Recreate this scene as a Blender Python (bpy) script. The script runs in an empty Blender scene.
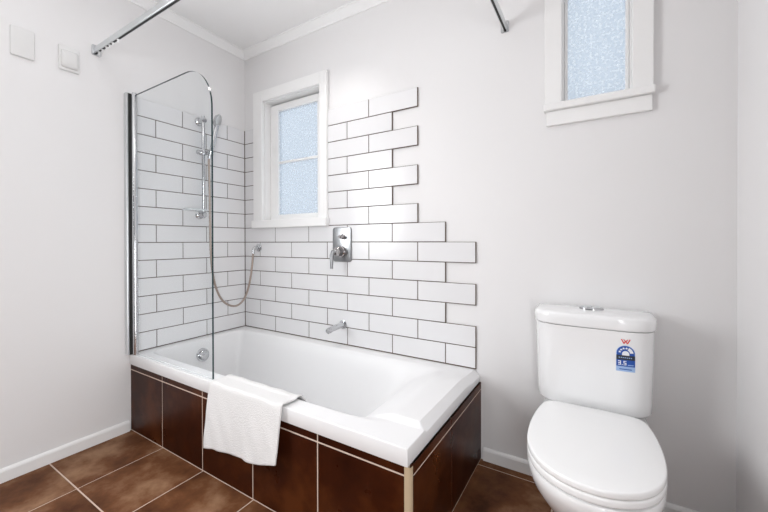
import bpy, bmesh, math, random
from mathutils import Vector, Matrix

S = bpy.context.scene
COL = S.collection
random.seed(4)

# ------------------------------------------------------------------ camera
cam_d = bpy.data.cameras.new('camera')
cam = bpy.data.objects.new('camera', cam_d)
COL.objects.link(cam)
S.camera = cam
cam_d.sensor_width = 36.0
cam_d.lens = 36.0 * 350.684 / 768.0
cam_d.shift_y = -12.32 / 768.0
cam_d.clip_start = 0.02
YAW, PITCH, ROLL = 0.5456, -0.0054, -0.0019
_cy, _sy, _cp, _sp = math.cos(YAW), math.sin(YAW), math.cos(PITCH), math.sin(PITCH)
fw = Vector((-_sy * _cp, _cy * _cp, _sp))
rt0 = Vector((_cy, _sy, 0))
up0 = rt0.cross(fw)
rt = math.cos(ROLL) * rt0 + math.sin(ROLL) * up0
up = -math.sin(ROLL) * rt0 + math.cos(ROLL) * up0
m = Matrix((rt, up, -fw)).transposed().to_4x4()
m.translation = Vector((2.1944, -1.6649, 1.0338))
cam.matrix_world = m

# ------------------------------------------------------------------ light
W = bpy.data.worlds.new('world')
S.world = W
W.use_nodes = True
nt = W.node_tree
nt.nodes.clear()
wo = nt.nodes.new('ShaderNodeOutputWorld')
bg = nt.nodes.new('ShaderNodeBackground')
tc = nt.nodes.new('ShaderNodeTexCoord')
sep = nt.nodes.new('ShaderNodeSeparateXYZ')
rmp = nt.nodes.new('ShaderNodeValToRGB')
rmp.color_ramp.elements[0].position = 0.35
rmp.color_ramp.elements[0].color = (0.97, 0.98, 1.0, 1)
rmp.color_ramp.elements[1].position = 0.65
rmp.color_ramp.elements[1].color = (3.3, 3.40, 3.50, 1)
mp = nt.nodes.new('ShaderNodeMapRange')
mp.inputs['From Min'].default_value = -1
mp.inputs['From Max'].default_value = 1
nt.links.new(tc.outputs['Generated'], sep.inputs[0])
nt.links.new(sep.outputs['Y'], mp.inputs['Value'])
nt.links.new(mp.outputs[0], rmp.inputs[0])
nt.links.new(rmp.outputs[0], bg.inputs['Color'])
bg.inputs['Strength'].default_value = 0.33
nt.links.new(bg.outputs[0], wo.inputs[0])


def area(name, loc, target, size, power, color, shape='DISK', size_y=None, spread=None):
    d = bpy.data.lights.new(name, 'AREA')
    d.shape = shape
    d.size = size
    if size_y:
        d.size_y = size_y
    d.energy = power
    d.color = color
    if spread:
        d.spread = spread
    o = bpy.data.objects.new(name, d)
    COL.objects.link(o)
    o.location = loc
    o.rotation_euler = (Vector(target) - Vector(loc)).to_track_quat('-Z', 'Y').to_euler()
    return o


# ceiling lamp over the tub and an added soft fill light in the middle of the room (both above the frame)
area('ceiling_downlight', (0.95, -0.36, 2.385), (0.95, -0.36, 0), 0.12, 1.7, (1.0, 0.97, 0.94), spread=1.6)
area('ceiling_fill', (1.25, -1.1, 2.385), (1.25, -1.1, 0), 0.34, 2.0, (1.0, 0.97, 0.95))
# unseen fill light added in the right wall, behind the camera
area('right_fill', (2.66, -2.2, 0.86), (0.0, -2.0, 0.5), 0.70, 33, (0.97, 0.985, 1.0), 'RECTANGLE', 1.6)
# unseen fill light added in the left wall, just out of view
area('left_fill', (-0.05, -1.85, 1.45), (2.6, -1.45, 1.3), 0.62, 41, (0.97, 0.985, 1.0), 'RECTANGLE', 1.02)

S.view_settings.view_transform = 'Standard'
S.view_settings.look = 'None'
S.view_settings.gamma = 1.0
S.view_settings.use_curve_mapping = False
S.view_settings.exposure = -0.14

# ------------------------------------------------------------------ materials
def mat(name, color, rough=0.5, metal=0.0, spec=0.5, coat=0.0, trans=0.0):
    m = bpy.data.materials.new(name)
    m.use_nodes = True
    b = m.node_tree.nodes['Principled BSDF']
    b.inputs['Base Color'].default_value = (*color, 1)
    b.inputs['Roughness'].default_value = rough
    b.inputs['Metallic'].default_value = metal
    b.inputs['Specular IOR Level'].default_value = spec
    b.inputs['Coat Weight'].default_value = coat
    b.inputs['Transmission Weight'].default_value = trans
    return m


def noise(m, scale, detail=3.0, rough=0.5, coords='Object', vec_scale=None):
    t = m.node_tree
    tc = t.nodes.new('ShaderNodeTexCoord')
    n = t.nodes.new('ShaderNodeTexNoise')
    n.inputs['Scale'].default_value = scale
    n.inputs['Detail'].default_value = detail
    n.inputs['Roughness'].default_value = rough
    if vec_scale:
        mpn = t.nodes.new('ShaderNodeMapping')
        mpn.inputs['Scale'].default_value = vec_scale
        t.links.new(tc.outputs[coords], mpn.inputs[0])
        t.links.new(mpn.outputs[0], n.inputs['Vector'])
    else:
        t.links.new(tc.outputs[coords], n.inputs['Vector'])
    return n


def bump(m, n, strength, dist=0.002):
    t = m.node_tree
    b = t.nodes.new('ShaderNodeBump')
    b.inputs['Strength'].default_value = strength
    b.inputs['Distance'].default_value = dist
    t.links.new(n.outputs[0], b.inputs['Height'])
    t.links.new(b.outputs[0], t.nodes['Principled BSDF'].inputs['Normal'])


def ramp(m, n, stops, sock='Base Color'):
    t = m.node_tree
    r = t.nodes.new('ShaderNodeValToRGB')
    el = r.color_ramp.elements
    while len(el) < len(stops):
        el.new(0.5)
    for e, (p, c) in zip(el, stops):
        e.position = p
        e.color = (*c, 1)
    t.links.new(n.outputs[0], r.inputs[0])
    t.links.new(r.outputs[0], t.nodes['Principled BSDF'].inputs[sock])
    return r


M = {}
M['paint'] = mat('wall_paint', (0.80, 0.79, 0.792), 0.55, spec=0.3)
bump(M['paint'], noise(M['paint'], 90, 3), 0.06, 0.001)
M['ceiling'] = mat('ceiling_paint', (0.92, 0.92, 0.92), 0.7, spec=0.2)
M['trim'] = mat('gloss_white_trim', (0.87, 0.865, 0.86), 0.3)
M['tile'] = mat('white_glazed_tile', (0.77, 0.765, 0.775), 0.2)
bump(M['tile'], noise(M['tile'], 9, 2), 0.12, 0.004)
M['grout'] = mat('dark_grout', (0.115, 0.085, 0.068), 0.9, spec=0.1)
M['pale_grout'] = mat('pale_grout', (0.62, 0.50, 0.42), 0.85, spec=0.1)
M['acrylic'] = mat('white_acrylic', (0.81, 0.807, 0.813), 0.42, spec=0.35)
M['ceramic'] = mat('white_ceramic', (0.88, 0.88, 0.885), 0.10, coat=0.3)
M['plastic'] = mat('white_plastic', (0.90, 0.90, 0.90), 0.22)
M['gloss_plate'] = mat('gloss_plate_plastic', (0.74, 0.735, 0.73), 0.12)
M['plate'] = mat('ivory_plate_plastic', (0.74, 0.735, 0.73), 0.4)
M['chrome'] = mat('chrome', (0.58, 0.585, 0.60), 0.13, 1.0)
M['brushed'] = mat('brushed_chrome', (0.31, 0.313, 0.32), 0.30, 1.0)
M['dark_reflect_chrome'] = mat('dark_reflect_chrome', (0.42, 0.40, 0.40), 0.16, 1.0)  # chrome darkened, the dark surroundings it reflects put into its colour
M['satin'] = mat('satin_aluminium', (0.68, 0.70, 0.71), 0.3, 1.0)
M['hose'] = mat('steel_hose', (0.40, 0.33, 0.285), 0.32, 1.0)
M['rubber'] = mat('dark_rubber', (0.02, 0.02, 0.02), 0.6)
M['trim_tan'] = mat('tan_trim_strip', (0.50, 0.39, 0.26), 0.45)
M['clear'] = mat('clear_plastic', (0.85, 0.9, 0.92), 0.12)
M['clear'].node_tree.nodes['Principled BSDF'].inputs['Alpha'].default_value = 0.45
M['blue'] = mat('label_blue', (0.010, 0.080, 0.40), 0.4)
M['pale_blue'] = mat('label_pale_blue', (0.36, 0.52, 0.80), 0.4)
M['black'] = mat('label_black', (0.02, 0.025, 0.04), 0.4)
M['white'] = mat('label_white', (0.85, 0.87, 0.9), 0.4)
M['red'] = mat('label_red', (0.70, 0.04, 0.03), 0.4)

# towel: terry cloth
M['towel'] = mat('white_terry', (0.77, 0.76, 0.755), 0.95, spec=0.1)
M['towel'].node_tree.nodes['Principled BSDF'].inputs['Sheen Weight'].default_value = 0.3
bump(M['towel'], noise(M['towel'], 260, 2), 0.9, 0.004)


def brown_tile(name, base, mid, light, rough, spec):
    m = mat(name, base, rough, spec=spec)
    t = m.node_tree
    geo = t.nodes.new('ShaderNodeNewGeometry')
    n = noise(m, 4.2, 5.0, 0.62)
    add = t.nodes.new('ShaderNodeMath')
    add.operation = 'MULTIPLY_ADD'
    add.inputs[1].default_value = 0.10
    t.links.new(geo.outputs['Random Per Island'], add.inputs[0])
    t.links.new(n.outputs[0], add.inputs[2])
    ramp(m, add, [(0.36, base), (0.56, mid), (0.74, light)])
    n2 = noise(m, 9, 4)
    r2 = t.nodes.new('ShaderNodeMapRange')
    r2.inputs['To Min'].default_value = rough - 0.1
    r2.inputs['To Max'].default_value = rough + 0.12
    t.links.new(n2.outputs[0], r2.inputs['Value'])
    t.links.new(r2.outputs[0], t.nodes['Principled BSDF'].inputs['Roughness'])
    bump(m, n2, 0.15, 0.002)
    return m


M['floor_tile'] = brown_tile('brown_floor_tile', (0.048, 0.016, 0.007), (0.150, 0.060, 0.026), (0.31, 0.175, 0.100), 0.50, 0.10)
M['panel_tile'] = brown_tile('brown_panel_tile', (0.020, 0.004, 0.0017), (0.038, 0.008, 0.0025), (0.080, 0.022, 0.006), 0.30, 0.12)


def frosted(name):
    m = bpy.data.materials.new(name)
    m.use_nodes = True
    t = m.node_tree
    t.nodes.clear()
    out = t.nodes.new('ShaderNodeOutputMaterial')
    tr = t.nodes.new('ShaderNodeBsdfTransparent')
    tl = t.nodes.new('ShaderNodeBsdfTranslucent')
    gl = t.nodes.new('ShaderNodeBsdfGlossy')
    gl.inputs['Roughness'].default_value = 0.25
    tl.inputs['Color'].default_value = (0.9, 0.95, 1, 1)
    tc = t.nodes.new('ShaderNodeTexCoord')
    n = t.nodes.new('ShaderNodeTexNoise')
    n.inputs['Scale'].default_value = 95
    n.inputs['Detail'].default_value = 3
    t.links.new(tc.outputs['Object'], n.inputs['Vector'])
    r = t.nodes.new('ShaderNodeValToRGB')
    r.color_ramp.elements[0].position = 0.35
    r.color_ramp.elements[0].color = (0.72, 0.78, 0.85, 1)
    r.color_ramp.elements[1].position = 0.65
    r.color_ramp.elements[1].color = (0.92, 0.95, 0.98, 1)
    t.links.new(n.outputs[0], r.inputs[0])
    t.links.new(r.outputs[0], tr.inputs['Color'])
    mx = t.nodes.new('ShaderNodeMixShader')
    mx.inputs[0].default_value = 0.25
    t.links.new(tr.outputs[0], mx.inputs[1])
    t.links.new(tl.outputs[0], mx.inputs[2])
    m2 = t.nodes.new('ShaderNodeMixShader')
    m2.inputs[0].default_value = 0.06
    t.links.new(mx.outputs[0], m2.inputs[1])
    t.links.new(gl.outputs[0], m2.inputs[2])
    t.links.new(m2.outputs[0], out.inputs[0])
    return m


M['frosted'] = frosted('textured_window_glass')


def clear_glass():
    m = bpy.data.materials.new('shower_glass')
    m.use_nodes = True
    t = m.node_tree
    t.nodes.clear()
    out = t.nodes.new('ShaderNodeOutputMaterial')
    tr = t.nodes.new('ShaderNodeBsdfTransparent')
    tr.inputs['Color'].default_value = (0.98, 0.99, 0.993, 1)
    gl = t.nodes.new('ShaderNodeBsdfGlossy')
    gl.inputs['Roughness'].default_value = 0.0
    lw = t.nodes.new('ShaderNodeLayerWeight')
    lw.inputs['Blend'].default_value = 0.5
    pw = t.nodes.new('ShaderNodeMath')
    pw.operation = 'POWER'
    pw.inputs[1].default_value = 5.0
    fr = t.nodes.new('ShaderNodeMath')
    fr.operation = 'MULTIPLY_ADD'
    fr.inputs[1].default_value = 0.35
    fr.inputs[2].default_value = 0.02
    t.links.new(lw.outputs['Facing'], pw.inputs[0])
    t.links.new(pw.outputs[0], fr.inputs[0])
    mx = t.nodes.new('ShaderNodeMixShader')
    t.links.new(fr.outputs[0], mx.inputs[0])
    t.links.new(tr.outputs[0], mx.inputs[1])
    t.links.new(gl.outputs[0], mx.inputs[2])
    t.links.new(mx.outputs[0], out.inputs[0])
    return m


M['glass'] = clear_glass()
M['glass_edge'] = mat('glass_edge_green', (0.015, 0.04, 0.045), 0.15)

# ------------------------------------------------------------------ helpers
def world_loc(p):
    v = Vector((0, 0, 0))
    while p is not None:
        v += p.location
        p = p.parent
    return v


def obj(name, bm, mats, parent=None, smooth=None, bevel=None):
    """link a bmesh given in world coordinates as one mesh object"""
    bmesh.ops.recalc_face_normals(bm, faces=bm.faces)
    if parent is not None:
        bmesh.ops.translate(bm, verts=bm.verts, vec=-world_loc(parent))
    me = bpy.data.meshes.new(name)
    bm.to_mesh(me)
    bm.free()
    if not isinstance(mats, (list, tuple)):
        mats = [mats]
    for x in mats:
        me.materials.append(M[x])
    o = bpy.data.objects.new(name, me)
    COL.objects.link(o)
    o.parent = parent
    if smooth is not None:
        for p in me.polygons:
            p.use_smooth = True
        if smooth < 180:
            me.set_sharp_from_angle(angle=math.radians(smooth))
    if bevel:
        md = o.modifiers.new('bevel', 'BEVEL')
        md.width = bevel
        md.segments = 2
        md.limit_method = 'ANGLE'
    return o


def thing(name, loc, label, cat, group=None):
    o = bpy.data.objects.new(name, None)
    COL.objects.link(o)
    o.location = loc
    o.empty_display_size = 0.05
    return tag(o, label, cat, group)


def tag(o, label, cat, group=None):
    o['label'] = label
    o['category'] = cat
    if group:
        o['group'] = group
    return o


def struct(o, label=None, cat=None):
    o['kind'] = 'structure'
    if label:
        o['label'] = label
    if cat:
        o['category'] = cat
    return o


def box(bm, x0, x1, y0, y1, z0, z1, mi=0):
    vs = [bm.verts.new(p) for p in ((x0, y0, z0), (x1, y0, z0), (x1, y1, z0), (x0, y1, z0),
                                    (x0, y0, z1), (x1, y0, z1), (x1, y1, z1), (x0, y1, z1))]
    for f in ((0, 3, 2, 1), (4, 5, 6, 7), (0, 1, 5, 4), (1, 2, 6, 5), (2, 3, 7, 6), (3, 0, 4, 7)):
        fc = bm.faces.new([vs[i] for i in f])
        fc.material_index = mi
    return vs


def tile_box(bm, x0, x1, y0, y1, z0, z1, axis, sgn, b=0.0015, mi=0):
    """box whose outward face (axis, sgn) has a small chamfer"""
    lo = [x0, y0, z0]
    hi = [x1, y1, z1]
    a = 'xyz'.index(axis)
    oth = [i for i in range(3) if i != a]
    back = lo[a] if sgn > 0 else hi[a]
    front = hi[a] if sgn > 0 else lo[a]
    rings = []
    for d, ins in ((back, 0), (front - sgn * b, 0), (front, b)):
        r = []
        for (i, j) in ((0, 0), (1, 0), (1, 1), (0, 1)):
            p = [0, 0, 0]
            p[a] = d
            p[oth[0]] = (hi if i else lo)[oth[0]] + (-ins if i else ins)
            p[oth[1]] = (hi if j else lo)[oth[1]] + (-ins if j else ins)
            r.append(bm.verts.new(p))
        rings.append(r)
    for r0, r1 in zip(rings, rings[1:]):
        for k in range(4):
            f = bm.faces.new((r0[k], r0[(k + 1) % 4], r1[(k + 1) % 4], r1[k]))
            f.material_index = mi
    for r in (rings[0], rings[-1]):
        f = bm.faces.new(r)
        f.material_index = mi


def loft(bm, rings, cap0=True, cap1=True, closed=True, mi=0):
    vr = [[bm.verts.new(p) for p in r] for r in rings]
    n = len(rings[0])
    for a, b in zip(vr, vr[1:]):
        for k in range(n if closed else n - 1):
            f = bm.faces.new((a[k], a[(k + 1) % n], b[(k + 1) % n], b[k]))
            f.material_index = mi
    if cap0:
        bm.faces.new(vr[0]).material_index = mi
    if cap1:
        bm.faces.new(vr[-1]).material_index = mi
    return vr


def frame_for(d):
    d = Vector(d).normalized()
    a = Vector((0, 0, 1)) if abs(d.z) < 0.9 else Vector((1, 0, 0))
    u = d.cross(a).normalized()
    return u, d.cross(u).normalized(), d


def lathe(bm, origin, axis, prof, n=32, mi=0):
    """prof: list of (distance along axis, radius)"""
    u, v, d = frame_for(axis)
    o = Vector(origin)
    rings = []
    for t, r in prof:
        r = max(r, 0.0003)
        rings.append([o + d * t + (u * math.cos(2 * math.pi * k / n) + v * math.sin(2 * math.pi * k / n)) * r for k in range(n)])
    loft(bm, rings, mi=mi)


def catmull(P, sub=8, closed=False):
    P = [Vector(p) for p in P]
    out = []
    n = len(P)
    segs = n if closed else n - 1
    for i in range(segs):
        p0 = P[(i - 1) % n] if (closed or i > 0) else P[0] * 2 - P[1]
        p1, p2 = P[i], P[(i + 1) % n]
        p3 = P[(i + 2) % n] if (closed or i + 2 < n) else P[-1] * 2 - P[-2]
        for k in range(sub):
            t = k / sub
            out.append(0.5 * ((2 * p1) + (-p0 + p2) * t + (2 * p0 - 5 * p1 + 4 * p2 - p3) * t * t + (-p0 + 3 * p1 - 3 * p2 + p3) * t ** 3))
    if not closed:
        out.append(P[-1])
    return out


def tube(bm, path, rad, n=12, mi=0, sect=None, upv=None):
    path = [Vector(p) for p in path]
    rings = []
    T = [(path[min(i + 1, len(path) - 1)] - path[max(i - 1, 0)]).normalized() for i in range(len(path))]
    u = None
    for i, p in enumerate(path):
        if upv is not None:
            b = Vector(upv)
            u = T[i].cross(b).normalized()
            w = u.cross(T[i]).normalized()
        else:
            if u is None:
                u = frame_for(T[0])[0]
            u = (u - T[i] * u.dot(T[i])).normalized()
            w = T[i].cross(u)
        r = rad[i] if isinstance(rad, (list, tuple)) else rad
        if sect:
            rings.append([p + u * a + w * b_ for a, b_ in sect])
        else:
            rings.append([p + (u * math.cos(2 * math.pi * k / n) + w * math.sin(2 * math.pi * k / n)) * r for k in range(n)])
    loft(bm, rings, mi=mi)


def rrect(w, h, r, n=6):
    """rounded rectangle outline (2-D), centred"""
    pts = []
    for cx, cy, a0 in ((w / 2 - r, h / 2 - r, 0), (-w / 2 + r, h / 2 - r, 90), (-w / 2 + r, -h / 2 + r, 180), (w / 2 - r, -h / 2 + r, 270)):
        for k in range(n + 1):
            a = math.radians(a0 + 90 * k / n)
            pts.append((cx + r * math.cos(a), cy + r * math.sin(a)))
    return pts


def plate(bm, pts2, to3, t0, t1, edge=0.0, mi=0):
    """extrude outline pts2 from depth t0 to t1; to3(a, b, t) gives a point; edge = chamfer at t1"""
    cx = sum(p[0] for p in pts2) / len(pts2)
    cy = sum(p[1] for p in pts2) / len(pts2)
    rings = [[to3(a, b, t0) for a, b in pts2]]
    if edge:
        s = 1 if t1 > t0 else -1
        ext = max(max(abs(p[0] - cx) for p in pts2), 1e-6)
        eyt = max(max(abs(p[1] - cy) for p in pts2), 1e-6)
        for f, g in ((1.0, 0.0), (0.7, 0.3), (0.3, 0.7), (0.0, 1.0)):
            ins = edge * (1 - math.sqrt(max(0, 1 - g * g)))
            rings.append([to3(cx + (a - cx) * (1 - ins / ext), cy + (b - cy) * (1 - ins / eyt), t1 - s * edge * f) for a, b in pts2])
    else:
        rings.append([to3(a, b, t1) for a, b in pts2])
    loft(bm, rings, mi=mi)


# ------------------------------------------------------------------ dimensions
RIM = 0.4216          # top of the bath rim
TH = 0.1012           # wall tile pitch, vertical
TW = 0.1531           # half a wall tile, horizontal
X1 = 2.6075           # right wall
CEIL = 2.40
YF = -3.0
W1 = (0.203, 0.738, 1.175, 2.013)     # opening of the left window  x0 x1 z0 z1
W2 = (2.062, 2.315, 1.605, 2.22)      # opening of the right window

# ------------------------------------------------------------------ room shell
bm = bmesh.new()
xs = [-0.12, W1[0], W1[1], W2[0], W2[1], X1 + 0.12]
for i in range(5):
    if i == 1:
        spans = [(-0.06, W1[2]), (W1[3], CEIL + 0.06)]
    elif i == 3:
        spans = [(-0.06, W2[2]), (W2[3], CEIL + 0.06)]
    else:
        spans = [(-0.06, CEIL + 0.06)]
    for a, b in spans:
        box(bm, xs[i], xs[i + 1], 0, 0.14, a, b)
bmesh.ops.remove_doubles(bm, verts=bm.verts, dist=1e-5)
wall_back = struct(obj('wall_back', bm, 'paint'))
bm = bmesh.new()
LW = (-2.17, -1.53, 0.93, 1.97)       # opening added for the left fill light, out of view
box(bm, -0.12, 0, LW[1], 0, -0.06, CEIL + 0.06)
box(bm, -0.12, 0, YF, LW[0], -0.06, CEIL + 0.06)
box(bm, -0.12, 0, LW[0], LW[1], -0.06, LW[2])
box(bm, -0.12, 0, LW[0], LW[1], LW[3], CEIL + 0.06)
wall_left = struct(obj('wall_left', bm, 'paint'))
bm = bmesh.new()
RD = (-2.60, -1.80, 0.0, 1.98)        # opening added for the right fill light, behind the camera
box(bm, X1, X1 + 0.12, RD[1], 0, -0.06, CEIL + 0.06)
box(bm, X1, X1 + 0.12, YF, RD[0], -0.06, CEIL + 0.06)
box(bm, X1, X1 + 0.12, RD[0], RD[1], -0.06, 0.0)
box(bm, X1, X1 + 0.12, RD[0], RD[1], RD[3], CEIL + 0.06)
wall_right = struct(obj('wall_right', bm, 'paint'))
bm = bmesh.new(); box(bm, 0, X1, YF, 0, CEIL, CEIL + 0.06)
struct(obj('ceiling', bm, 'ceiling'))

# floor: pale grout bed with brown tiles
bm = bmesh.new()
box(bm, 0, X1, YF, 0, -0.06, -0.0015, 1)
PF = 0.3435
fx = [0.0] + [0.33 + PF * k for k in range(7)] + [X1]
fy = [0.0] + [-0.05 - PF * k for k in range(9)]
fy = [y for y in fy if y > YF] + [YF]
g = 0.0028
for i in range(len(fx) - 1):
    for j in range(len(fy) - 1):
        tile_box(bm, fx[i] + g, fx[i + 1] - g, fy[j + 1] + g, fy[j] - g, -0.01, 0.0, 'z', 1, 0.001, 0)
struct(obj('floor', bm, ['floor_tile', 'pale_grout']))


# baseboards
def skirting(name, path_axis, a0, a1, wall, sgn):
    prof = [(0.0, 0.0), (0.013, 0.0), (0.013, 0.046), (0.010, 0.053), (0.004, 0.058), (0.0, 0.058)]
    bm = bmesh.new()
    rings = []
    for a in (a0, a1):
        if path_axis == 'y':
            rings.append([(wall + sgn * d, a, z + 0.0005) for d, z in prof])
        else:
            rings.append([(a, wall + sgn * d, z + 0.0005) for d, z in prof])
    loft(bm, rings)
    return struct(obj(name, bm, 'trim'))


skirting('baseboard_left', 'y', YF, -0.752, 0.0, 1)
skirting('baseboard_back', 'x', 1.736, X1, 0.0, -1)
skirting('baseboard_right', 'y', -1.729, -0.0135, X1, -1)


# cornice
def cornice(name, ax, a0, a1, wall, sgn):
    prof = [(0, 0), (0.0, -0.045), (0.006, -0.045), (0.009, -0.036), (0.016, -0.030), (0.022, -0.021), (0.033, -0.014), (0.038, -0.008), (0.047, -0.006), (0.047, 0)]
    bm = bmesh.new()
    rings = []
    for a in (a0, a1):
        rings.append([((wall + sgn * d, a, CEIL + z) if ax == 'y' else (a, wall + sgn * d, CEIL + z)) for d, z in prof])
    loft(bm, rings)
    return struct(obj(name, bm, 'ceiling', smooth=25))


cornice('trim_1', 'y', YF, 0.0, 0.0, 1)
cornice('trim_2', 'x', 0.0, X1, 0.0, -1)
cornice('trim_3', 'y', YF, 0.0, X1, -1)

# ------------------------------------------------------------------ wall tiling
def subtract(r, h):
    """rectangle r minus hole h -> list of rectangles (x0, x1, z0, z1)"""
    x0, x1, z0, z1 = r
    a0, a1, b0, b1 = h
    if a1 <= x0 or a0 >= x1 or b1 <= z0 or b0 >= z1:
        return [r]
    out = []
    if z0 < b0: out.append((x0, x1, z0, b0))
    if z1 > b1: out.append((x0, x1, b1, z1))
    za, zb = max(z0, b0), min(z1, b1)
    if x0 < a0: out.append((x0, a0, za, zb))
    if x1 > a1: out.append((a1, x1, za, zb))
    return out


GX = 0.0022
TT = 0.009            # tile thickness
hole = (0.135, 0.775, 1.150, 2.060)
ends = [11, 11, 10, 11, 10, 11, 10, 9, 8, 9, 8, 9, 8, 9]
X0T = 0.0164
TZ = RIM + 0.004     # bottom of the first tile row
kx = lambda k: X0T + TW * k
bm = bmesh.new()
gb = bmesh.new()
for j, e in enumerate(ends):
    z0, z1 = TZ + TH * j, TZ + TH * (j + 1)
    cuts = [0] + [k for k in range(1, e) if k % 2 == j % 2] + [e]
    for a, b in zip(cuts, cuts[1:]):
        xa, xb = (kx(a) if a else 0.0095 - GX), kx(b)
        for r in subtract((xa + GX, xb - GX, z0 + GX, z1 - GX), hole):
            if r[1] - r[0] > 0.004 and r[3] - r[2] > 0.004:
                tile_box(bm, r[0], r[1], -TT, -0.0005, r[2], r[3], 'y', -1)
    for r in subtract((0.001, kx(e) + 0.0008, z0 - (0.003 if j == 0 else 0.0012), z1 - (GX if j == 13 else 0.0)), hole):  # grout runs past the row ends; its dark rim doubles as edge shadow
        box(gb, r[0], r[1], -TT + 0.0015, -0.0004, r[2], r[3])
t = obj('tiling', bm, 'tile', wall_back)
t['label'] = 'white brick-bond tiles with a stepped right edge'
obj('grout', gb, 'grout', wall_back)

bm = bmesh.new()
gb = bmesh.new()
YE = -0.727
for j in range(14):
    z0, z1 = TZ + TH * j, TZ + TH * (j + 1)
    cuts = [-0.0105] + [-0.1535 * k + 0.004 for k in range(1, 5) if k % 2 == j % 2] + [YE]
    for a, b in zip(cuts, cuts[1:]):
        tile_box(bm, 0.0005, TT, b + GX, a - GX, z0 + GX, z1 - GX, 'x', 1)
box(gb, 0.0004, TT - 0.0035, YE + GX, -0.001, RIM + 0.0008, TZ + TH * 14 - GX)
t = obj('tiling', bm, 'tile', wall_left)
t['label'] = 'white brick-bond tiles behind the shower'
obj('grout', gb, 'grout', wall_left)

# ------------------------------------------------------------------ windows
def bar_frame(bm, x0, x1, z0, z1, wl, wr, wb, wt, y0, y1):
    box(bm, x0, x0 + wl, y0, y1, z0, z1)
    box(bm, x1 - wr, x1, y0, y1, z0, z1)
    box(bm, x0 + wl, x1 - wr, y0, y1, z0, z0 + wb)
    box(bm, x0 + wl, x1 - wr, y0, y1, z1 - wt, z1)


def window(name, op, cas, sill, apron, label):
    """op: opening; cas: casing outer x0 x1 z1; jamb lining, casing, sill"""
    x0, x1, z0, z1 = op
    root = bpy.data.objects.new(name, None)
    COL.objects.link(root)
    root.location = ((x0 + x1) / 2, 0, z0)
    struct(root, label, 'window')
    bm = bmesh.new()
    e = 0.006
    cx0, cx1, cz1 = cas
    # casing boards standing proud of the wall
    box(bm, cx0, x0 + e, -0.024, -0.0003, z0, cz1)
    box(bm, x1 - e, cx1, -0.024, -0.0003, z0, cz1)
    box(bm, x0 + e, x1 - e, -0.024, -0.0003, z1 - e, cz1)
    obj('casing', bm, 'trim', root, bevel=0.003)
    bm = bmesh.new()
    j = 0.012
    box(bm, x0 + 0.0005, x0 + j, -0.0003, 0.14, z0, z1 - 0.0005)
    box(bm, x1 - j, x1 - 0.0005, -0.0003, 0.14, z0, z1 - 0.0005)
    box(bm, x0 + j, x1 - j, -0.0003, 0.14, z1 - j, z1 - 0.0005)
    obj('jamb', bm, 'trim', root)
    bm = bmesh.new()
    sx0, sx1, sz0, sz1, sd = sill
    box(bm, sx0, sx1, -sd, -0.0003, sz0, sz1)
    box(bm, x0 + 0.0005, x1 - 0.0005, -0.0003, 0.14, z0 + 0.0005, sz1)
    obj('sill', bm, 'trim', root, bevel=0.004)
    if apron:
        bm = bmesh.new()
        box(bm, apron[0], apron[1], -0.018, -0.0003, apron[2], apron[3])
        obj('apron', bm, 'trim', root, bevel=0.003)
    return root


# left window: casing, sill and a sash standing slightly ajar
w1 = window('window_1', W1, (0.118, 0.790, 2.081), (0.116, 0.796, 1.131, 1.184, 0.040), None,
            'white framed frosted window with one glazing bar, above the bathtub')
bm = bmesh.new()
sx0, sx1, sz0, sz1 = W1[0] + 0.013, W1[1] - 0.013, 1.1855, 1.990
bar_frame(bm, sx0, sx1, sz0, sz1, 0.076, 0.070, 0.038, 0.046, 0.046, 0.084)
sash = obj('sash', bm, 'trim', w1, bevel=0.003)
bm = bmesh.new(); box(bm, sx0 + 0.074, sx1 - 0.068, 0.060, 0.064, sz0 + 0.036, sz1 - 0.044)
obj('pane', bm, 'frosted', sash)
bm = bmesh.new(); box(bm, sx0 + 0.074, sx1 - 0.068, 0.051, 0.075, 1.578, 1.594)
obj('glazing_bar', bm, 'trim', sash, bevel=0.002)
bm = bmesh.new()
box(bm, W1[0] + 0.013, W1[1] - 0.013, 0.062, 0.074, sz1 + 0.0003, sz1 + 0.0045)
obj('seal', bm, 'rubber', sash)

# right window: fixed pane close to the face of the wall, with an apron below the sill
w2 = window('window_2', W2, (2.002, 2.375, 2.29), (1.999, 2.379, 1.587, 1.617, 0.036), (2.009, 2.372, 1.527, 1.5868),
            'small frosted window with white casing, high on the wall above the toilet')
bm = bmesh.new()
sx0, sx1, sz0, sz1 = W2[0] + 0.0125, W2[1] - 0.0125, 1.6175, 2.205
bar_frame(bm, sx0, sx1, sz0, sz1, 0.012, 0.012, 0.008, 0.03, 0.030, 0.055)
sash = obj('sash', bm, 'trim', w2, bevel=0.002)
bm = bmesh.new(); box(bm, sx0 + 0.011, sx1 - 0.011, 0.040, 0.044, sz0 + 0.007, sz1 - 0.028)
obj('pane', bm, 'frosted', sash)

# unseen window and doorway casings, added to house the two side fill lights
def side_casing(name, x, sgn, op, bottom, label, cat):
    y0, y1, z0, z1 = op
    root = bpy.data.objects.new(name, None)
    COL.objects.link(root)
    root.location = (x, (y0 + y1) / 2, z0)
    struct(root, label, cat)
    w = 0.07
    xa, xb = sorted((x + sgn * 0.0003, x + sgn * 0.020))
    zb = z0 - w if bottom else z0 + 0.001
    bm = bmesh.new()
    box(bm, xa, xb, y0 - w, y0, zb, z1 + w)
    box(bm, xa, xb, y1, y1 + w, zb, z1 + w)
    box(bm, xa, xb, y0, y1, z1, z1 + w)
    if bottom:
        box(bm, xa, xb, y0, y1, zb, z0)
    obj('casing', bm, 'trim', root)


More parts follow.
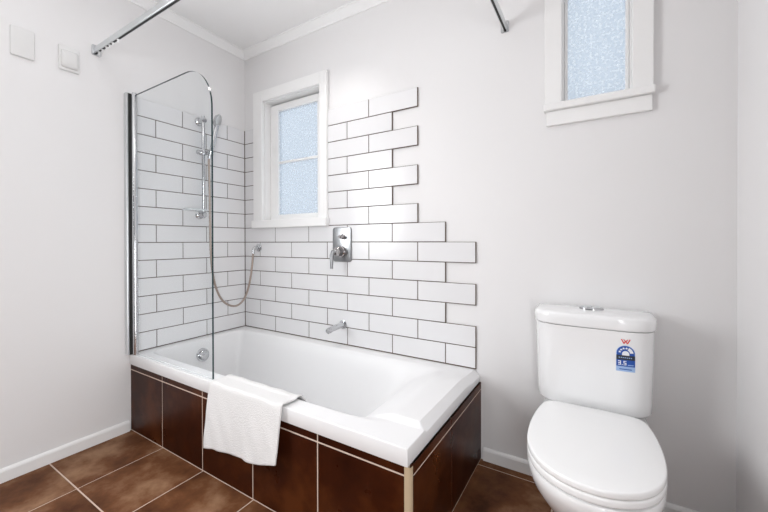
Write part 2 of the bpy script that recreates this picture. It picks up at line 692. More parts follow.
side_casing('fill_opening_left', 0.0, 1, LW, True, 'white casing added around the left fill light', 'window')
side_casing('fill_opening_right', X1, -1, RD, False, 'white casing added around the right fill light', 'door')

# ------------------------------------------------------------------ bathtub
TX1, TY1 = 1.716, -0.747
LIP = 0.3662
tub = thing('bathtub', (0.86, -0.375, 0.0), 'white built-in bathtub with a square rim, along the tiled back wall', 'bathtub')


def sstep(t):
    t = min(1.0, max(0.0, t))
    return t * t * t * (t * (6 * t - 15) + 10)


def smin(vals, k=0.16):
    return -k * math.log(sum(math.exp(-v / k) for v in vals))


def tub_z(x, y):
    dl, dr = (x - 0.055) / 0.10, (1.600 - x) / 0.56
    db, df = (-0.070 - y) / 0.13, (y + 0.676) / 0.13
    z = RIM
    t = smin([dl, dr, db, df, 1.15])
    z -= 0.36 * (sstep(t) * 0.85 + 0.15 * min(1, max(0, t)))
    # raised end deck with a scooped step towards the front corner
    a = sstep((x - 1.470) / 0.14)
    s = sstep((y + 0.630) / 0.022)
    z += 0.016 * a * s * sstep((-y - 0.012) / 0.25)
    if y > -0.632:
        # outer edge of the deck rolls down to the lip
        r = max(0.0, (x - 1.692) / (TX1 - 1.692))
        z -= 0.026 * min(1.0, r) * sstep((y + 0.630) / 0.022)
    # small roll at the outer edge
    return z


def axis_pts(lo, hi, step):
    n = int(round(abs(hi - lo) / step))
    return [lo + (hi - lo) * k / n for k in range(n + 1)]


bm = bmesh.new()
gx = axis_pts(0.001, 1.692, 0.006) + [1.697, 1.703, 1.7095, TX1]
gy = axis_pts(-0.001, TY1, 0.0045)
V = [[bm.verts.new((x, y, tub_z(x, y))) for y in gy] for x in gx]
for i in range(len(gx) - 1):
    for j in range(len(gy) - 1):
        bm.faces.new((V[i][j], V[i + 1][j], V[i + 1][j + 1], V[i][j + 1]))
# lip all round: a short roll, then straight down, then a return
edge = [V[i][0] for i in range(len(gx))] + [V[-1][j] for j in range(1, len(gy))] + \
       [V[i][-1] for i in range(len(gx) - 2, -1, -1)] + [V[0][j] for j in range(len(gy) - 2, 0, -1)]
prev = edge
for (out, dz, absz) in ((0.0012, -0.0012, None), (0.0018, -0.004, None), (0.0018, None, LIP + 0.002), (0.0005, None, LIP), (-0.012, None, LIP)):
    ring = []
    for v in edge:
        x, y, z = v.co
        nx = (1 if x > TX1 - 1e-4 else 0)
        ny = (-1 if y < TY1 + 1e-4 else 0)
        ring.append(bm.verts.new((x + nx * out, y + ny * out, (z + dz) if absz is None else absz)))
    for k in range(len(edge)):
        bm.faces.new((prev[k], prev[(k + 1) % len(edge)], ring[(k + 1) % len(edge)], ring[k]))
    prev = ring
# underside of the shell
U = [[bm.verts.new((min(max(x, 0.013), TX1 - 0.012), min(max(y, TY1 + 0.012), -0.013), min(tub_z(x, y) - 0.010, RIM - 0.03))) for y in gy] for x in gx]
for i in range(len(gx) - 1):
    for j in range(len(gy) - 1):
        bm.faces.new((U[i][j], U[i][j + 1], U[i + 1][j + 1], U[i + 1][j]))
ring = [U[i][0] for i in range(len(gx))] + [U[-1][j] for j in range(1, len(gy))] + \
       [U[i][-1] for i in range(len(gx) - 2, -1, -1)] + [U[0][j] for j in range(len(gy) - 2, 0, -1)]
for k in range(len(edge)):
    bm.faces.new((prev[k], prev[(k + 1) % len(edge)], ring[(k + 1) % len(edge)], ring[k]))
obj('shell', bm, 'acrylic', tub, smooth=40)
# overflow cover on the end wall of the basin
bm = bmesh.new()
ox, oy, oz = 0.094, -0.385, 0.330
lathe(bm, (ox - 0.006, oy, oz), (1, 0, 0.25), [(0, 0.040), (0.010, 0.040), (0.013, 0.037), (0.0125, 0.031), (0.010, 0.030), (0.010, 0.0295)], 36)
ov = obj('overflow', bm, 'chrome', tub, smooth=35)
bm = bmesh.new()
lathe(bm, (ox + 0.003, oy, oz), (1, 0, 0.25), [(0, 0.027), (0.014, 0.027), (0.017, 0.023), (0.018, 0.001)], 32)
obj('overflow_knob', bm, 'chrome', ov, smooth=35)

# tiled surround under the tub
sur = thing('bath_surround', (0.86, -0.73, 0.0), 'dark brown tiled panel boxing in the bathtub, pale grout lines', 'bath panel')
PY, PX = -0.743, 1.7247
HJ = 0.335
ZT = LIP - 0.0008
bm = bmesh.new()
box(bm, 0.001, PX - 0.008, PY + 0.0015, PY + 0.022, 0.0005, ZT, 1)
pj = [0.001] + [0.33 + PF * k for k in range(4)] + [PX - 0.012]
g = 0.0028
for a, b in zip(pj, pj[1:]):
    tile_box(bm, a + g, b - g, PY, PY + 0.012, 0.006, HJ - g, 'y', -1, 0.001)
    tile_box(bm, a + g, b - g, PY, PY + 0.012, HJ + g, ZT, 'y', -1, 0.001)
obj('front_panel', bm, ['panel_tile', 'pale_grout'], sur)
bm = bmesh.new()
box(bm, PX - 0.022, PX - 0.0012, PY + 0.023, -0.001, 0.0005, ZT, 1)
for a, b in ((PY + 0.012, -0.398), (-0.398, -0.003)):
    tile_box(bm, PX - 0.012, PX, a + 0.0012, b - 0.0012, 0.006, HJ - 0.006, 'x', 1, 0.001)
    tile_box(bm, PX - 0.012, PX, a + 0.0012, b - 0.0012, HJ - 0.001, ZT, 'x', 1, 0.001)
obj('end_panel', bm, ['panel_tile', 'pale_grout'], sur)
bm = bmesh.new()
pts = [(PX - 0.020, PY - 0.0003), (PX - 0.020, PY - 0.002)] + \
      [(PX - 0.006 + 0.008 * math.sin(a), PY + 0.006 - 0.008 * math.cos(a)) for a in [math.pi / 2 * k / 6 for k in range(7)]] + [(PX + 0.002, PY + 0.0125), (PX + 0.0004, PY + 0.0125), (PX + 0.0004, PY - 0.0003)]
loft(bm, [[(x, y, 0.0005) for x, y in pts], [(x, y, ZT) for x, y in pts]])
o = obj('corner_strip', bm, 'trim_tan', sur)
o['label'] = 'tan edging strip'

# ------------------------------------------------------------------ shower screen
scr = thing('shower_screen', (0.0, -0.735, RIM), 'frameless clear glass shower screen with a rounded corner, standing on the tub rim', 'shower screen')
SY = -0.736
bm = bmesh.new()
box(bm, 0.0005, 0.032, SY - 0.033, SY + 0.007, RIM + 0.0015, 1.842)
obj('wall_profile', bm, 'satin', scr, bevel=0.0015)
bm = bmesh.new()
box(bm, 0.0322, 0.0362, SY - 0.024, SY + 0.005, RIM + 0.003, 1.838)
obj('seal_strip', bm, 'rubber', scr)
bm = bmesh.new()
lathe(bm, (0.0498, SY - 0.002, RIM + 0.0015), (0, 0, 1), [(0, 0.0132), (1.4135, 0.0132), (1.4195, 0.010)], 24)
obj('pivot_post', bm, 'chrome', scr, smooth=40)
bm = bmesh.new()
R = 0.20
SX1, SZ1, SZ0 = 0.747, 1.829, RIM + 0.006
pts = [(0.059, SZ0), (SX1, SZ0)] + [(SX1 - R + R * math.cos(a), SZ1 - R + R * math.sin(a)) for a in [math.pi / 2 * k / 20 for k in range(21)]] + [(0.059, SZ1)]
vr = loft(bm, [[(x, SY - 0.004, z) for x, z in pts], [(x, SY + 0.004, z) for x, z in pts]])
for f in bm.faces:
    if len(f.verts) == 4:
        f.material_index = 1 if f.calc_center_median().z > SZ0 + 0.001 else 2
gp = obj('glass_panel', bm, ['glass', 'glass_edge', 'clear'], scr)

# ------------------------------------------------------------------ shower rail, hand shower, hose
BX, BY = 0.060, -0.355
rail = thing('shower_rail', (TT, BY, 1.2), 'vertical chrome slide rail for the shower on the tiled left wall', 'shower rail')
bm = bmesh.new()
lathe(bm, (BX, BY, 1.185), (0, 0, 1), [(0, 0.009), (0.003, 0.0098), (0.645, 0.0098), (0.648, 0.009)], 20)
obj('bar', bm, 'chrome', rail, smooth=40)
for z in (1.805, 1.207):
    bm = bmesh.new()
    lathe(bm, (TT, BY, z), (1, 0, 0), [(0.0002, 0.026), (0.008, 0.026), (0.012, 0.022), (0.016, 0.016), (0.064, 0.0165), (0.068, 0.013)], 28)
    obj('wall_bracket', bm, 'chrome', rail, smooth=35)
bm = bmesh.new()
box(bm, BX - 0.02, BX + 0.03, BY - 0.016, BY + 0.016, 1.585, 1.612)
ax_, pr_ = Vector((0.009, 0.007, 0.040)).normalized(), [(-0.013, 0.0145), (-0.013, 0.019), (0.013, 0.0205), (0.013, 0.016)]
u_, v_, d_ = frame_for(ax_)
rg_ = [[Vector((0.1110, -0.3388, 1.595)) + d_ * t + (u_ * math.cos(2 * math.pi * k / 24) + v_ * math.sin(2 * math.pi * k / 24)) * r for k in range(24)] for t, r in pr_ + pr_[:1]]
loft(bm, rg_, False, False)
bmesh.ops.remove_doubles(bm, verts=bm.verts, dist=1e-5)
lathe(bm, (BX, BY - 0.012, 1.598), (0, -1, 0), [(0, 0.012), (0.026, 0.014), (0.03, 0.012)], 24)
obj('slider', bm, 'chrome', rail, smooth=35, bevel=0.004)
bm = bmesh.new()
sp = rrect(0.10, 0.14, 0.03)
plate(bm, sp, lambda a, b, t: (BX + 0.025 + a * 0.9, BY - 0.068 + b, t), 1.226, 1.231)
plate(bm, [(a * 0.9, b * 0.9) for a, b in sp], lambda a, b, t: (BX + 0.025 + a * 0.9, BY - 0.068 + b, t), 1.2312, 1.238)
o = obj('soap_dish', bm, 'clear', rail, smooth=35)
o['label'] = 'clear plastic soap dish'

hs = thing('hand_shower', (0.115, -0.338, 1.59), 'chrome hand shower held upright in the slider of the shower rail', 'hand shower')
hp = catmull([(0.104, -0.345, 1.56), (0.112, -0.338, 1.60), (0.122, -0.328, 1.66), (0.128, -0.318, 1.72), (0.134, -0.310, 1.775)], 6)
bm = bmesh.new()
tube(bm, hp, [0.010 + 0.0035 * math.sin(math.pi * 0.5 * k / (len(hp) - 1)) for k in range(len(hp))], 16)
hh = obj('handle', bm, 'chrome', hs, smooth=50)
hd = Vector((0.75, 0.55, -0.28)).normalized()
hc = Vector((0.136, -0.306, 1.800))
bm = bmesh.new()
lathe(bm, hc - hd * 0.022, hd, [(0, 0.006), (0.002, 0.020), (0.010, 0.036), (0.020, 0.043), (0.026, 0.044), (0.0265, 0.041)], 32)
obj('head', bm, 'chrome', hs, smooth=40)
bm = bmesh.new()
lathe(bm, hc + hd * 0.005, hd, [(0, 0.0405), (0.003, 0.040), (0.0045, 0.036)], 32)
o = obj('spray_face', bm, 'satin', hs, smooth=40)

out = thing('hose_outlet', (0.147, -TT, 0.991), 'chrome elbow outlet for the shower hose, on the back wall beneath the window sill', 'wall outlet')
bm = bmesh.new()
lathe(bm, (0.160, -TT, 0.993), (0, -1, 0), [(0.0002, 0.027), (0.006, 0.027), (0.010, 0.021), (0.012, 0.013)], 28)
obj('wall_flange', bm, 'chrome', out, smooth=35)
bm = bmesh.new()
tube(bm, catmull([(0.160, -TT - 0.008, 0.993), (0.160, -0.040, 0.993), (0.159, -0.054, 0.984), (0.158, -0.058, 0.968), (0.157, -0.058, 0.952)], 6), 0.0105, 16)
obj('elbow', bm, 'chrome', out, smooth=50)

bm = bmesh.new()
hpts = catmull([(0.157, -0.058, 0.951), (0.153, -0.060, 0.90), (0.142, -0.066, 0.80), (0.124, -0.078, 0.70), (0.098, -0.100, 0.625),
                (0.072, -0.140, 0.595), (0.064, -0.205, 0.622), (0.066, -0.258, 0.69), (0.070, -0.296, 0.80), (0.074, -0.316, 0.95),
                (0.082, -0.326, 1.15), (0.092, -0.334, 1.35), (0.100, -0.343, 1.50), (0.1035, -0.3455, 1.558)], 26)
tube(bm, hpts, [0.0068 + 0.0007 * math.sin(k * 1.9) for k in range(len(hpts))], 10)
tag(obj('shower_hose', bm, 'hose', smooth=60), 'ribbed metal shower hose looping down from hand shower to wall outlet', 'hose')

# ------------------------------------------------------------------ bath mixer and spout
mx = thing('bath_mixer', (0.887, -TT, 1.02), 'chrome wall mixer with rectangular plate, knob and lever, right of the window sill', 'mixer tap')
bm = bmesh.new()
plate(bm, rrect(0.138, 0.205, 0.018), lambda a, b, t: (0.901 + a, t, 1.018 + b), -TT - 0.0002, -TT - 0.009, 0.003)
obj('wall_plate', bm, 'brushed', mx, smooth=30)
bm = bmesh.new()
kx_, kz_ = 0.912, 1.064
lathe(bm, (kx_, -TT - 0.009, kz_), (0, -1, 0), [(0, 0.016), (0.004, 0.016), (0.005, 0.012), (0.030, 0.012), (0.033, 0.009)], 28)
box(bm, kx_ - 0.021, kx_ + 0.021, -TT - 0.034, -TT - 0.018, kz_ - 0.006, kz_ + 0.006)
obj('diverter_knob', bm, 'dark_reflect_chrome', mx, smooth=35, bevel=0.002)
bm = bmesh.new()
lx, lz = 0.900, 0.976
lathe(bm, (lx, -TT - 0.009, lz), (0, -1, 0), [(0, 0.033), (0.012, 0.033), (0.016, 0.027), (0.050, 0.0265), (0.054, 0.023)], 32)
obj('valve_body', bm, 'dark_reflect_chrome', mx, smooth=35)
bm = bmesh.new()
tube(bm, [(lx - 0.004, -0.060, lz + 0.004), (lx - 0.018, -0.076, lz - 0.002), (lx - 0.020, -0.083, lz - 0.02), (lx - 0.020, -0.085, lz - 0.06), (lx - 0.020, -0.086, lz - 0.098)],
     [0.013, 0.0135, 0.0125, 0.0095, 0.0085], 16)
obj('lever', bm, 'brushed', mx, smooth=50)

sp_ = thing('bath_spout', (0.905, -TT, 0.54), 'slim chrome bath spout low on the tiled back wall', 'spout')
bm = bmesh.new()
lathe(bm, (0.905, -TT, 0.542), (0, -1, 0), [(0.0002, 0.026), (0.005, 0.026), (0.008, 0.020)], 28)
obj('wall_flange', bm, 'chrome', sp_, smooth=35)
bm = bmesh.new()
tube(bm, [(0.905, -TT - 0.006, 0.542), (0.905, -0.06, 0.541), (0.905, -0.11, 0.538), (0.905, -0.142, 0.534), (0.905, -0.152, 0.530)],
     [0.0165, 0.0165, 0.0165, 0.0165, 0.0145], 20)
obj('spout_tube', bm, 'chrome', sp_, smooth=50)

# ------------------------------------------------------------------ towel over the rim
def interp(xs, ys, x):
    if x <= xs[0]: return ys[0]
    for a, b, c, d in zip(xs, xs[1:], ys, ys[1:]):
        if x <= b:
            t = (x - a) / (b - a)
            return c + (d - c) * t
    return ys[-1]


bm = bmesh.new()
NU, NV = 56, 90
INNER = []
for y in (-0.606, -0.622, -0.638, -0.654, -0.670, -0.684):
    sl = (tub_z(1.21, y + 0.001) - tub_z(1.21, y - 0.001)) / 0.002
    nl = math.hypot(1, sl)
    INNER.append((y + 0.0085 * -sl / nl, tub_z(1.21, y) + 0.0085 / nl + 0.003))
bx_ = [0.0, 0.13, 0.27, 0.42, 0.58, 0.74, 0.88, 1.0]
bz_ = [0.147, 0.160, 0.168, 0.171, 0.177, 0.186, 0.200, 0.222]
grid = []
for i in range(NU + 1):
    u = i / NU
    zb = interp(bx_, bz_, u)
    prof = INNER + [(-0.700, 0.4285), (-0.735, 0.4285), (-0.7545, 0.4275), (-0.7615, 0.418), (-0.7635, 0.395)]
    L = 0.395 - zb
    for q in range(1, 7):
        prof.append((-0.7635 - 0.004 * math.sin(q / 6 * 1.4), 0.395 - L * q / 6))
    cp = catmull([Vector((0, a, b)) for a, b in prof], 8)
    row = []
    for k in range(NV + 1):
        f = k / NV * (len(cp) - 1)
        a = int(f); b = min(a + 1, len(cp) - 1)
        p = cp[a].lerp(cp[b], f - a)
        h = max(0.0, (0.41 - p.z) / 0.25) if p.y < -0.75 else 0.0
        xl, xr = 0.762 - 0.014 * h, 1.205 - 0.010 * h
        if p.y > -0.75:
            xl = 0.762 + 0.02 * max(0, (p.y + 0.75) / 0.1)
            xr = 1.205 + 0.008 * max(0, (p.y + 0.75) / 0.1)
        x = xl + (xr - xl) * u
        wave = 0.006 * h * (math.sin(u * 9.5 + 0.6) + 0.6 * math.sin(u * 17 + 2 + h)) + 0.0016 * math.sin(u * 31 + p.z * 40) * min(1, h * 2)
        y = p.y - 0.004 * min(1, h * 2) - abs(0.012 * h * (u > 0.86) * (u - 0.86) / 0.14) - max(-0.006 * h, wave) * 0.9 - 0.006 * h
        z = p.z
        if p.y > -0.76 and p.y < -0.66:
            z += 0.0012 * (1 + math.sin(u * 22 + p.y * 60)) + 0.004 * max(0, (u - 0.93) / 0.07)
        row.append(bm.verts.new((x, y, z)))
    grid.append(row)
for i in range(NU):
    for k in range(NV):
        bm.faces.new((grid[i][k], grid[i + 1][k], grid[i + 1][k + 1], grid[i][k + 1]))
tw = obj('towel', bm, 'towel', smooth=180)
sd = tw.modifiers.new('thickness', 'SOLIDIFY')
sd.thickness = 0.005
sd.offset = 0.0
tag(tw, 'white bath towel hung over the front rim of the tub', 'towel')

# ------------------------------------------------------------------ toilet
CX = 2.181
toi = thing('toilet', (CX, -0.4, 0.0), 'white close-coupled toilet with the lid closed, under the small window', 'toilet')


def outline(wy, n=10, s=1.0, sy=1.0, y_c=-0.46, cx=CX):
    """closed symmetric outline from (y, half width) pairs listed rear to front"""
    right = [Vector((w, y, 0)) for y, w in wy]
    left = [Vector((-w, y, 0)) for y, w in reversed(wy) if w > 1e-6]
    P = catmull(right + left, n, closed=True)
    return [(cx + p.x * s, y_c + (p.y - y_c) * sy) for p in P]


SEATW = [(-0.213, 0.0), (-0.214, 0.085), (-0.219, 0.128), (-0.238, 0.150), (-0.285, 0.163), (-0.36, 0.172), (-0.44, 0.1745), (-0.52, 0.169), (-0.582, 0.152), (-0.631, 0.121), (-0.663, 0.081), (-0.680, 0.040), (-0.685, 0.0)]


def slab(name, z0, z1, r, s0, dome, mat_, parent):
    bm = bmesh.new()
    rings = []
    for a in range(0, 5):
        t = a / 4 * math.pi / 2
        k = s0 - 0.035 * (r / 0.006) * (1 - math.sin(t)) * 0.5
        rings.append([(x, y, z0 + r * (1 - math.cos(t))) for x, y in outline(SEATW, s=k, sy=1 - (1 - k) * 0.7)])
    for a in range(0, 7):
        t = a / 6 * math.pi / 2
        k = s0 - 0.05 * (r / 0.006) * (1 - math.cos(t)) * 0.5
        rings.append([(x, y, z1 - r * 1.2 + r * 1.2 * math.sin(t)) for x, y in outline(SEATW, s=k, sy=1 - (1 - k) * 0.7)])
    for k in (0.8, 0.6, 0.4, 0.2, 0.05):
        rings.append([(x, y, z1 + dome * (1 - (k / 0.95) ** 2)) for x, y in outline(SEATW, s=k * s0, sy=1 - (1 - k) * 1.0)])
    loft(bm, rings)
    return obj(name, bm, mat_, parent, smooth=60)


slab('seat', 0.4005, 0.4200, 0.006, 1.0, 0.0, 'plastic', toi)
slab('seat_lid', 0.4220, 0.4400, 0.006, 1.0, 0.004, 'plastic', toi)
# pan: rim, bowl and pedestal in one ceramic piece
PANW = [(-0.020, 0.0), (-0.021, 0.10), (-0.026, 0.145), (-0.06, 0.160), (-0.13, 0.170), (-0.22, 0.170), (-0.34, 0.173), (-0.44, 0.174), (-0.52, 0.169), (-0.582, 0.153), (-0.632, 0.123), (-0.665, 0.083), (-0.683, 0.042), (-0.688, 0.0)]
bm = bmesh.new()
rings = []
for z, s, yf, yb in ((0.0005, 0.60, -0.485, -0.10), (0.01, 0.615, -0.49, -0.095), (0.06, 0.60, -0.48, -0.09), (0.12, 0.61, -0.485, -0.08), (0.18, 0.66, -0.52, -0.06),
                     (0.24, 0.76, -0.575, -0.04), (0.29, 0.87, -0.625, -0.028), (0.33, 0.945, -0.660, -0.022), (0.365, 0.985, -0.681, -0.020), (0.388, 0.995, -0.687, -0.020), (0.3955, 0.985, -0.684, -0.021), (0.3985, 0.955, -0.672, -0.024)):
    o2 = outline(PANW, s=s)
    rings.append([(x, yb + (y + 0.020) / (-0.688 + 0.020) * (yf - yb), z) for x, y in o2])
loft(bm, rings)
obj('pan', bm, 'ceramic', toi, smooth=50)


def cist_y(x, hw, dep, n=4.6):
    t = min(1.0, abs(x) / hw)
    return -0.012 - dep * (1 - t ** n) ** (1 / n)


def cist_hw(z):
    return 0.1895 + (0.1965 - 0.1895) * (z - 0.425) / 0.30


def cist_dep(z):
    return 0.176 + 0.012 * (z - 0.425) / 0.30


def cist_ring(z, s=1.0, hw=None, dep=None, n=160):
    hw = hw if hw else cist_hw(z)
    dep = dep if dep else cist_dep(z)
    pts = []
    for k in range(n + 1):
        a = math.pi * k / n
        c, s_ = math.cos(a), math.sin(a)
        e = 2 / 4.6
        x = hw * math.copysign(abs(c) ** e, c)
        y = -dep * abs(s_) ** e
        pts.append((CX - 0.0045 + x * s, -0.012 + y * s - (1 - s) * dep * 0.5, z))
    return pts


bm = bmesh.new()
loft(bm, [cist_ring(0.4200, 0.95), cist_ring(0.4225, 0.98), cist_ring(0.428, 1.0)] + [cist_ring(0.428 + 0.2915 * k / 8) for k in range(1, 9)])
cis = obj('cistern', bm, 'ceramic', toi, smooth=50)
bm = bmesh.new()
lh, ld = 0.2015, 0.193

rr = [cist_ring(0.7225, 0.975, lh, ld), cist_ring(0.724, 0.99, lh, ld), cist_ring(0.728, 1.0, lh, ld), cist_ring(0.752, 1.0, lh, ld), cist_ring(0.760, 0.99, lh, ld), cist_ring(0.765, 0.965, lh, ld), cist_ring(0.768, 0.92, lh, ld)]
for k in (0.8, 0.6, 0.4, 0.2, 0.04):
    rr.append(cist_ring(0.768 + 0.008 * (1 - (k / 0.92) ** 2), k, lh, ld))
loft(bm, rr)
lid = obj('cistern_lid', bm, 'ceramic', toi, smooth=50)
bm = bmesh.new()
ell = [(0.041 * math.cos(2 * math.pi * k / 40), 0.026 * math.sin(2 * math.pi * k / 40)) for k in range(40)]
plate(bm, ell, lambda a, b, t: (CX - 0.0045 + a, -0.112 + b, t), 0.772, 0.783, 0.003)
fb = obj('flush_plate', bm, 'chrome', lid, smooth=35)
for sg in (-1, 1):
    bm = bmesh.new()
    half = [(sg * 0.0015, -0.020)] + [(sg * (0.002 + 0.032 * math.cos(a)), 0.020 * math.sin(a)) for a in [math.pi * (k / 16 - 0.5) for k in range(17)]] + [(sg * 0.0015, 0.020)]
    plate(bm, half, lambda a, b, t: (CX - 0.0045 + a, -0.112 + b, t), 0.7825, 0.786)
    obj('flush_button', bm, 'satin', fb)


# water rating sticker and its red mark on the cistern front
def on_cist(lx, z, off):
    """point on the cistern's front; lx measured from the centre line"""
    hw, dep = cist_hw(z), cist_dep(z)
    return Vector((CX - 0.0045 + lx, cist_y(lx, hw, dep) - off, z))


def decal(bm, pts, off, mi, th=0.0003):
    """flat outline (lx, z) cut into narrow strips and laid on the curved cistern front"""
    t = bmesh.new()
    t.faces.new([t.verts.new((x, z, 0)) for x, z in pts])
    lo, hi = min(p[0] for p in pts), max(p[0] for p in pts)
    x = math.floor(lo / 0.003) * 0.003 + 0.003
    while x < hi:
        bmesh.ops.bisect_plane(t, geom=t.verts[:] + t.edges[:] + t.faces[:], plane_co=(x, 0, 0), plane_no=(1, 0, 0))
        x += 0.003
    bmesh.ops.triangulate(t, faces=t.faces[:])
    r = bmesh.ops.extrude_face_region(t, geom=t.faces[:])
    for v in r['geom']:
        if isinstance(v, bmesh.types.BMVert):
            v.co.z = th
    mp_ = {v: bm.verts.new(on_cist(v.co.x, v.co.y, off - th + v.co.z)) for v in t.verts}
    for f in t.faces:
        bm.faces.new([mp_[v] for v in f.verts]).material_index = mi
    t.free()


def rect(x0, x1, z0, z1):
    return [(x0, z0), ((x0 + x1) / 2, z0), (x1, z0), (x1, z1), ((x0 + x1) / 2, z1), (x0, z1)]


def arch(cx, z0, zc, r, n=18, a0=0.0, a1=180.0):
    return [(cx - r, z0), (cx + r, z0)] + [(cx + r * math.cos(math.radians(a0 + (a1 - a0) * k / n)), zc + r * math.sin(math.radians(a0 + (a1 - a0) * k / n))) for k in range(n + 1)]


def star(cx, cz, r):
    return [(cx + (r if k % 2 == 0 else r * 0.45) * math.sin(math.pi * k / 5), cz + (r if k % 2 == 0 else r * 0.45) * math.cos(math.pi * k / 5)) for k in range(10)]


LX, LZ = 0.1035, 0.5815
bm = bmesh.new()
MI = {'white': 0, 'blue': 1, 'pale_blue': 2, 'black': 3}
decal(bm, [(LX - 0.0275, LZ), (LX + 0.0275, LZ)] + [(LX + 0.0275 * math.cos(math.radians(a)), LZ + 0.064 + 0.0275 * math.sin(math.radians(a))) for a in range(0, 181, 10)], 0.0006, 2)
# inner arch: blue dial on the left, pale gap on the right
decal(bm, [(LX - 0.026, LZ + 0.052), (LX + 0.026, LZ + 0.052)] + [(LX + 0.026 * math.cos(math.radians(a)), LZ + 0.064 + 0.026 * math.sin(math.radians(a))) for a in range(0, 181, 10)], 0.0010, 1)
gap = [(LX + 0.0225 * math.cos(math.radians(a)), LZ + 0.064 + 0.0225 * math.sin(math.radians(a))) for a in range(5, 66, 10)]
gap += [(LX + 0.0125 * math.cos(math.radians(a)), LZ + 0.064 + 0.0125 * math.sin(math.radians(a))) for a in range(65, 4, -10)]
decal(bm, gap, 0.0014, 0)
decal(bm, arch(LX, LZ + 0.056, LZ + 0.062, 0.0105, 10), 0.0014, 0)
for a in (165, 137, 110, 82):
    decal(bm, star(LX + 0.0178 * math.cos(math.radians(a)), LZ + 0.064 + 0.0178 * math.sin(math.radians(a)), 0.0046), 0.0014, 0)
decal(bm, rect(LX - 0.027, LX + 0.027, LZ + 0.041, LZ + 0.057), 0.0016, 3)
for i in range(7):
    x = LX - 0.020 + i * 0.0058
    decal(bm, rect(x, x + 0.0032, LZ + 0.0475, LZ + 0.0505), 0.0020, 2)
decal(bm, rect(LX - 0.027, LX + 0.027, LZ + 0.018, LZ + 0.041), 0.0012, 1)
def digit(x, z, w, h, t, segs):
    for q in segs:
        r_ = {'t': (x, x + w, z + h - t, z + h), 'm': (x, x + w, z + h / 2 - t / 2, z + h / 2 + t / 2), 'b': (x, x + w, z, z + t),
              'ul': (x, x + t, z + h / 2, z + h), 'ur': (x + w - t, x + w, z + h / 2, z + h), 'll': (x, x + t, z, z + h / 2), 'lr': (x + w - t, x + w, z, z + h / 2)}[q]
        decal(bm, [(LX + r_[0], LZ + r_[2]), (LX + r_[1], LZ + r_[2]), (LX + r_[1], LZ + r_[3]), (LX + r_[0], LZ + r_[3])], 0.0016 + 0.0001 * len(q), 0)


digit(-0.022, 0.0225, 0.0085, 0.015, 0.0026, ('t', 'm', 'b', 'ur', 'lr'))
decal(bm, rect(LX - 0.0112, LX - 0.0086, LZ + 0.0225, LZ + 0.0251), 0.0016, 0)
digit(-0.0062, 0.0225, 0.0085, 0.015, 0.0026, ('t', 'm', 'b', 'ul', 'lr'))
decal(bm, rect(LX + 0.006, LX + 0.023, LZ + 0.0225, LZ + 0.0250), 0.0016, 2)
decal(bm, rect(LX - 0.018, LX + 0.018, LZ + 0.0065, LZ + 0.0095), 0.0012, 1)
o = obj('rating_sticker', bm, ['white', 'blue', 'pale_blue', 'black'], cis)
o['label'] = 'blue arched water rating sticker with white stars'
bm = bmesh.new()
WX, WZ = LX, 0.6785
def stroke(p, q, w):
    d = Vector((q[0] - p[0], q[1] - p[1])).normalized()
    n = Vector((-d.y, d.x)) * w / 2
    decal(bm, [(p[0] + n.x, p[1] + n.y), (q[0] + n.x, q[1] + n.y), (q[0] - n.x, q[1] - n.y), (p[0] - n.x, p[1] - n.y)], 0.0008, 0)
stroke((WX - 0.0125, WZ + 0.016), (WX - 0.0050, WZ + 0.001), 0.0034)
stroke((WX - 0.0050, WZ + 0.001), (WX + 0.0, WZ + 0.010), 0.0034)
stroke((WX + 0.0, WZ + 0.010), (WX + 0.0050, WZ + 0.001), 0.0034)
stroke((WX + 0.0050, WZ + 0.001), (WX + 0.0125, WZ + 0.016), 0.0034)
stroke((WX - 0.0060, WZ + 0.0155), (WX + 0.0, WZ + 0.008), 0.0026)
stroke((WX + 0.0060, WZ + 0.0155), (WX + 0.0, WZ + 0.008), 0.0026)
o = obj('certification_mark', bm, 'red', cis)
o['label'] = 'small red W-shaped mark'

# ------------------------------------------------------------------ curtain rail
RY, RXE, RZ = -0.889, 1.834, 2.016
cr = thing('curtain_rail', (0.0, RY, RZ), 'L-shaped metal shower curtain rail high around the tub, fixed to two walls', 'curtain rail')
path = [Vector((0.006, RY, RZ)), Vector((0.8, RY, RZ))]
r = 0.14
path += [Vector((RXE - r + r * math.sin(a), RY + r - r * math.cos(a), RZ)) for a in [math.pi / 2 * k / 12 for k in range(13)]]
path += [Vector((RXE, -0.4, RZ)), Vector((RXE, -0.006, RZ))]
bm = bmesh.new()
tube(bm, path, 1, sect=rrect(0.018, 0.030, 0.003, 2), upv=(0, 0, 1))
trk = obj('track', bm, 'satin', cr)
bm = bmesh.new()
tube(bm, [p + Vector((0, 0, -0.0152)) for p in path[:-1]] + [path[-1] + Vector((0, 0.0, -0.0152))], 1, sect=[(-0.0045, -0.0006), (0.0045, -0.0006), (0.0045, 0.0006), (-0.0045, 0.0006)], upv=(0, 0, 1))
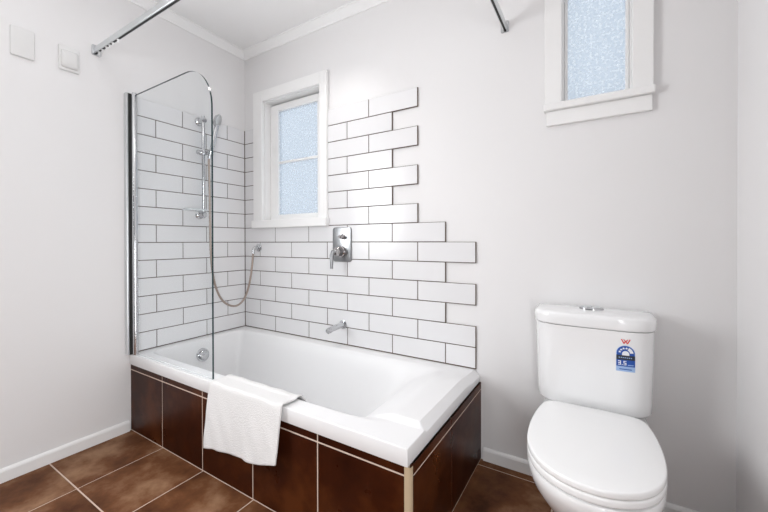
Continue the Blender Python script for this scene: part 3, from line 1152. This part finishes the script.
obj('slot', bm, 'rubber', trk)
bm = bmesh.new()
plate(bm, rrect(0.040, 0.052, 0.006, 3), lambda a, b, t: (t, RY + a, RZ + b - 0.002), 0.0003, 0.007, 0.001)
obj('end_bracket', bm, 'chrome', cr)
bm = bmesh.new()
plate(bm, rrect(0.036, 0.050, 0.006, 3), lambda a, b, t: (RXE + a, t, RZ + b - 0.002), -0.0003, -0.007, 0.001)
obj('end_bracket', bm, 'chrome', cr)
for x in (0.035, 0.075, 0.12, 0.155, 0.19, 0.245):
    bm = bmesh.new()
    box(bm, x - 0.007, x + 0.007, RY - 0.005, RY + 0.005, RZ - 0.0175, RZ - 0.0165)
    loop = [(x + 0.006 * math.sin(a), RY, RZ - 0.0235 + 0.006 * math.cos(a)) for a in [2 * math.pi * k / 14 for k in range(15)]]
    tube(bm, loop, 0.0016, 6)
    o = obj('glider', bm, 'plastic', cr, smooth=50)
    o['label'] = 'white plastic curtain glider'

# ------------------------------------------------------------------ wall plates
bp = thing('blank_wall_plate', (0.0, -1.160, 1.923), 'flat blank white plate, the further left of two on the wall', 'wall plate')
bm = bmesh.new()
plate(bm, rrect(0.078, 0.128, 0.005, 4), lambda a, b, t: (t, -1.160 + a, 1.923 + b), 0.0003, 0.010, 0.003)
obj('plate', bm, 'plate', bp, smooth=40)
wp = thing('wall_switch', (0.0, -0.998, 1.922), 'white wall switch with a glossy domed cover, near the curtain rail end', 'switch')
bm = bmesh.new()
plate(bm, rrect(0.080, 0.118, 0.006, 4), lambda a, b, t: (t, -0.998 + a, 1.922 + b), 0.0003, 0.009, 0.003)
obj('plate', bm, 'plate', wp, smooth=40)
bm = bmesh.new()
rings = []
for k in range(9):
    t = k / 8
    s = math.cos(t * math.pi / 2 * 0.92)
    rings.append([(0.0088 + 0.016 * math.sin(t * math.pi / 2), -0.998 + a * (0.35 + 0.65 * s), 1.917 + b * s) for a, b in rrect(0.066, 0.085, 0.010, 4)])
loft(bm, rings)
obj('cover', bm, 'gloss_plate', wp, smooth=60)
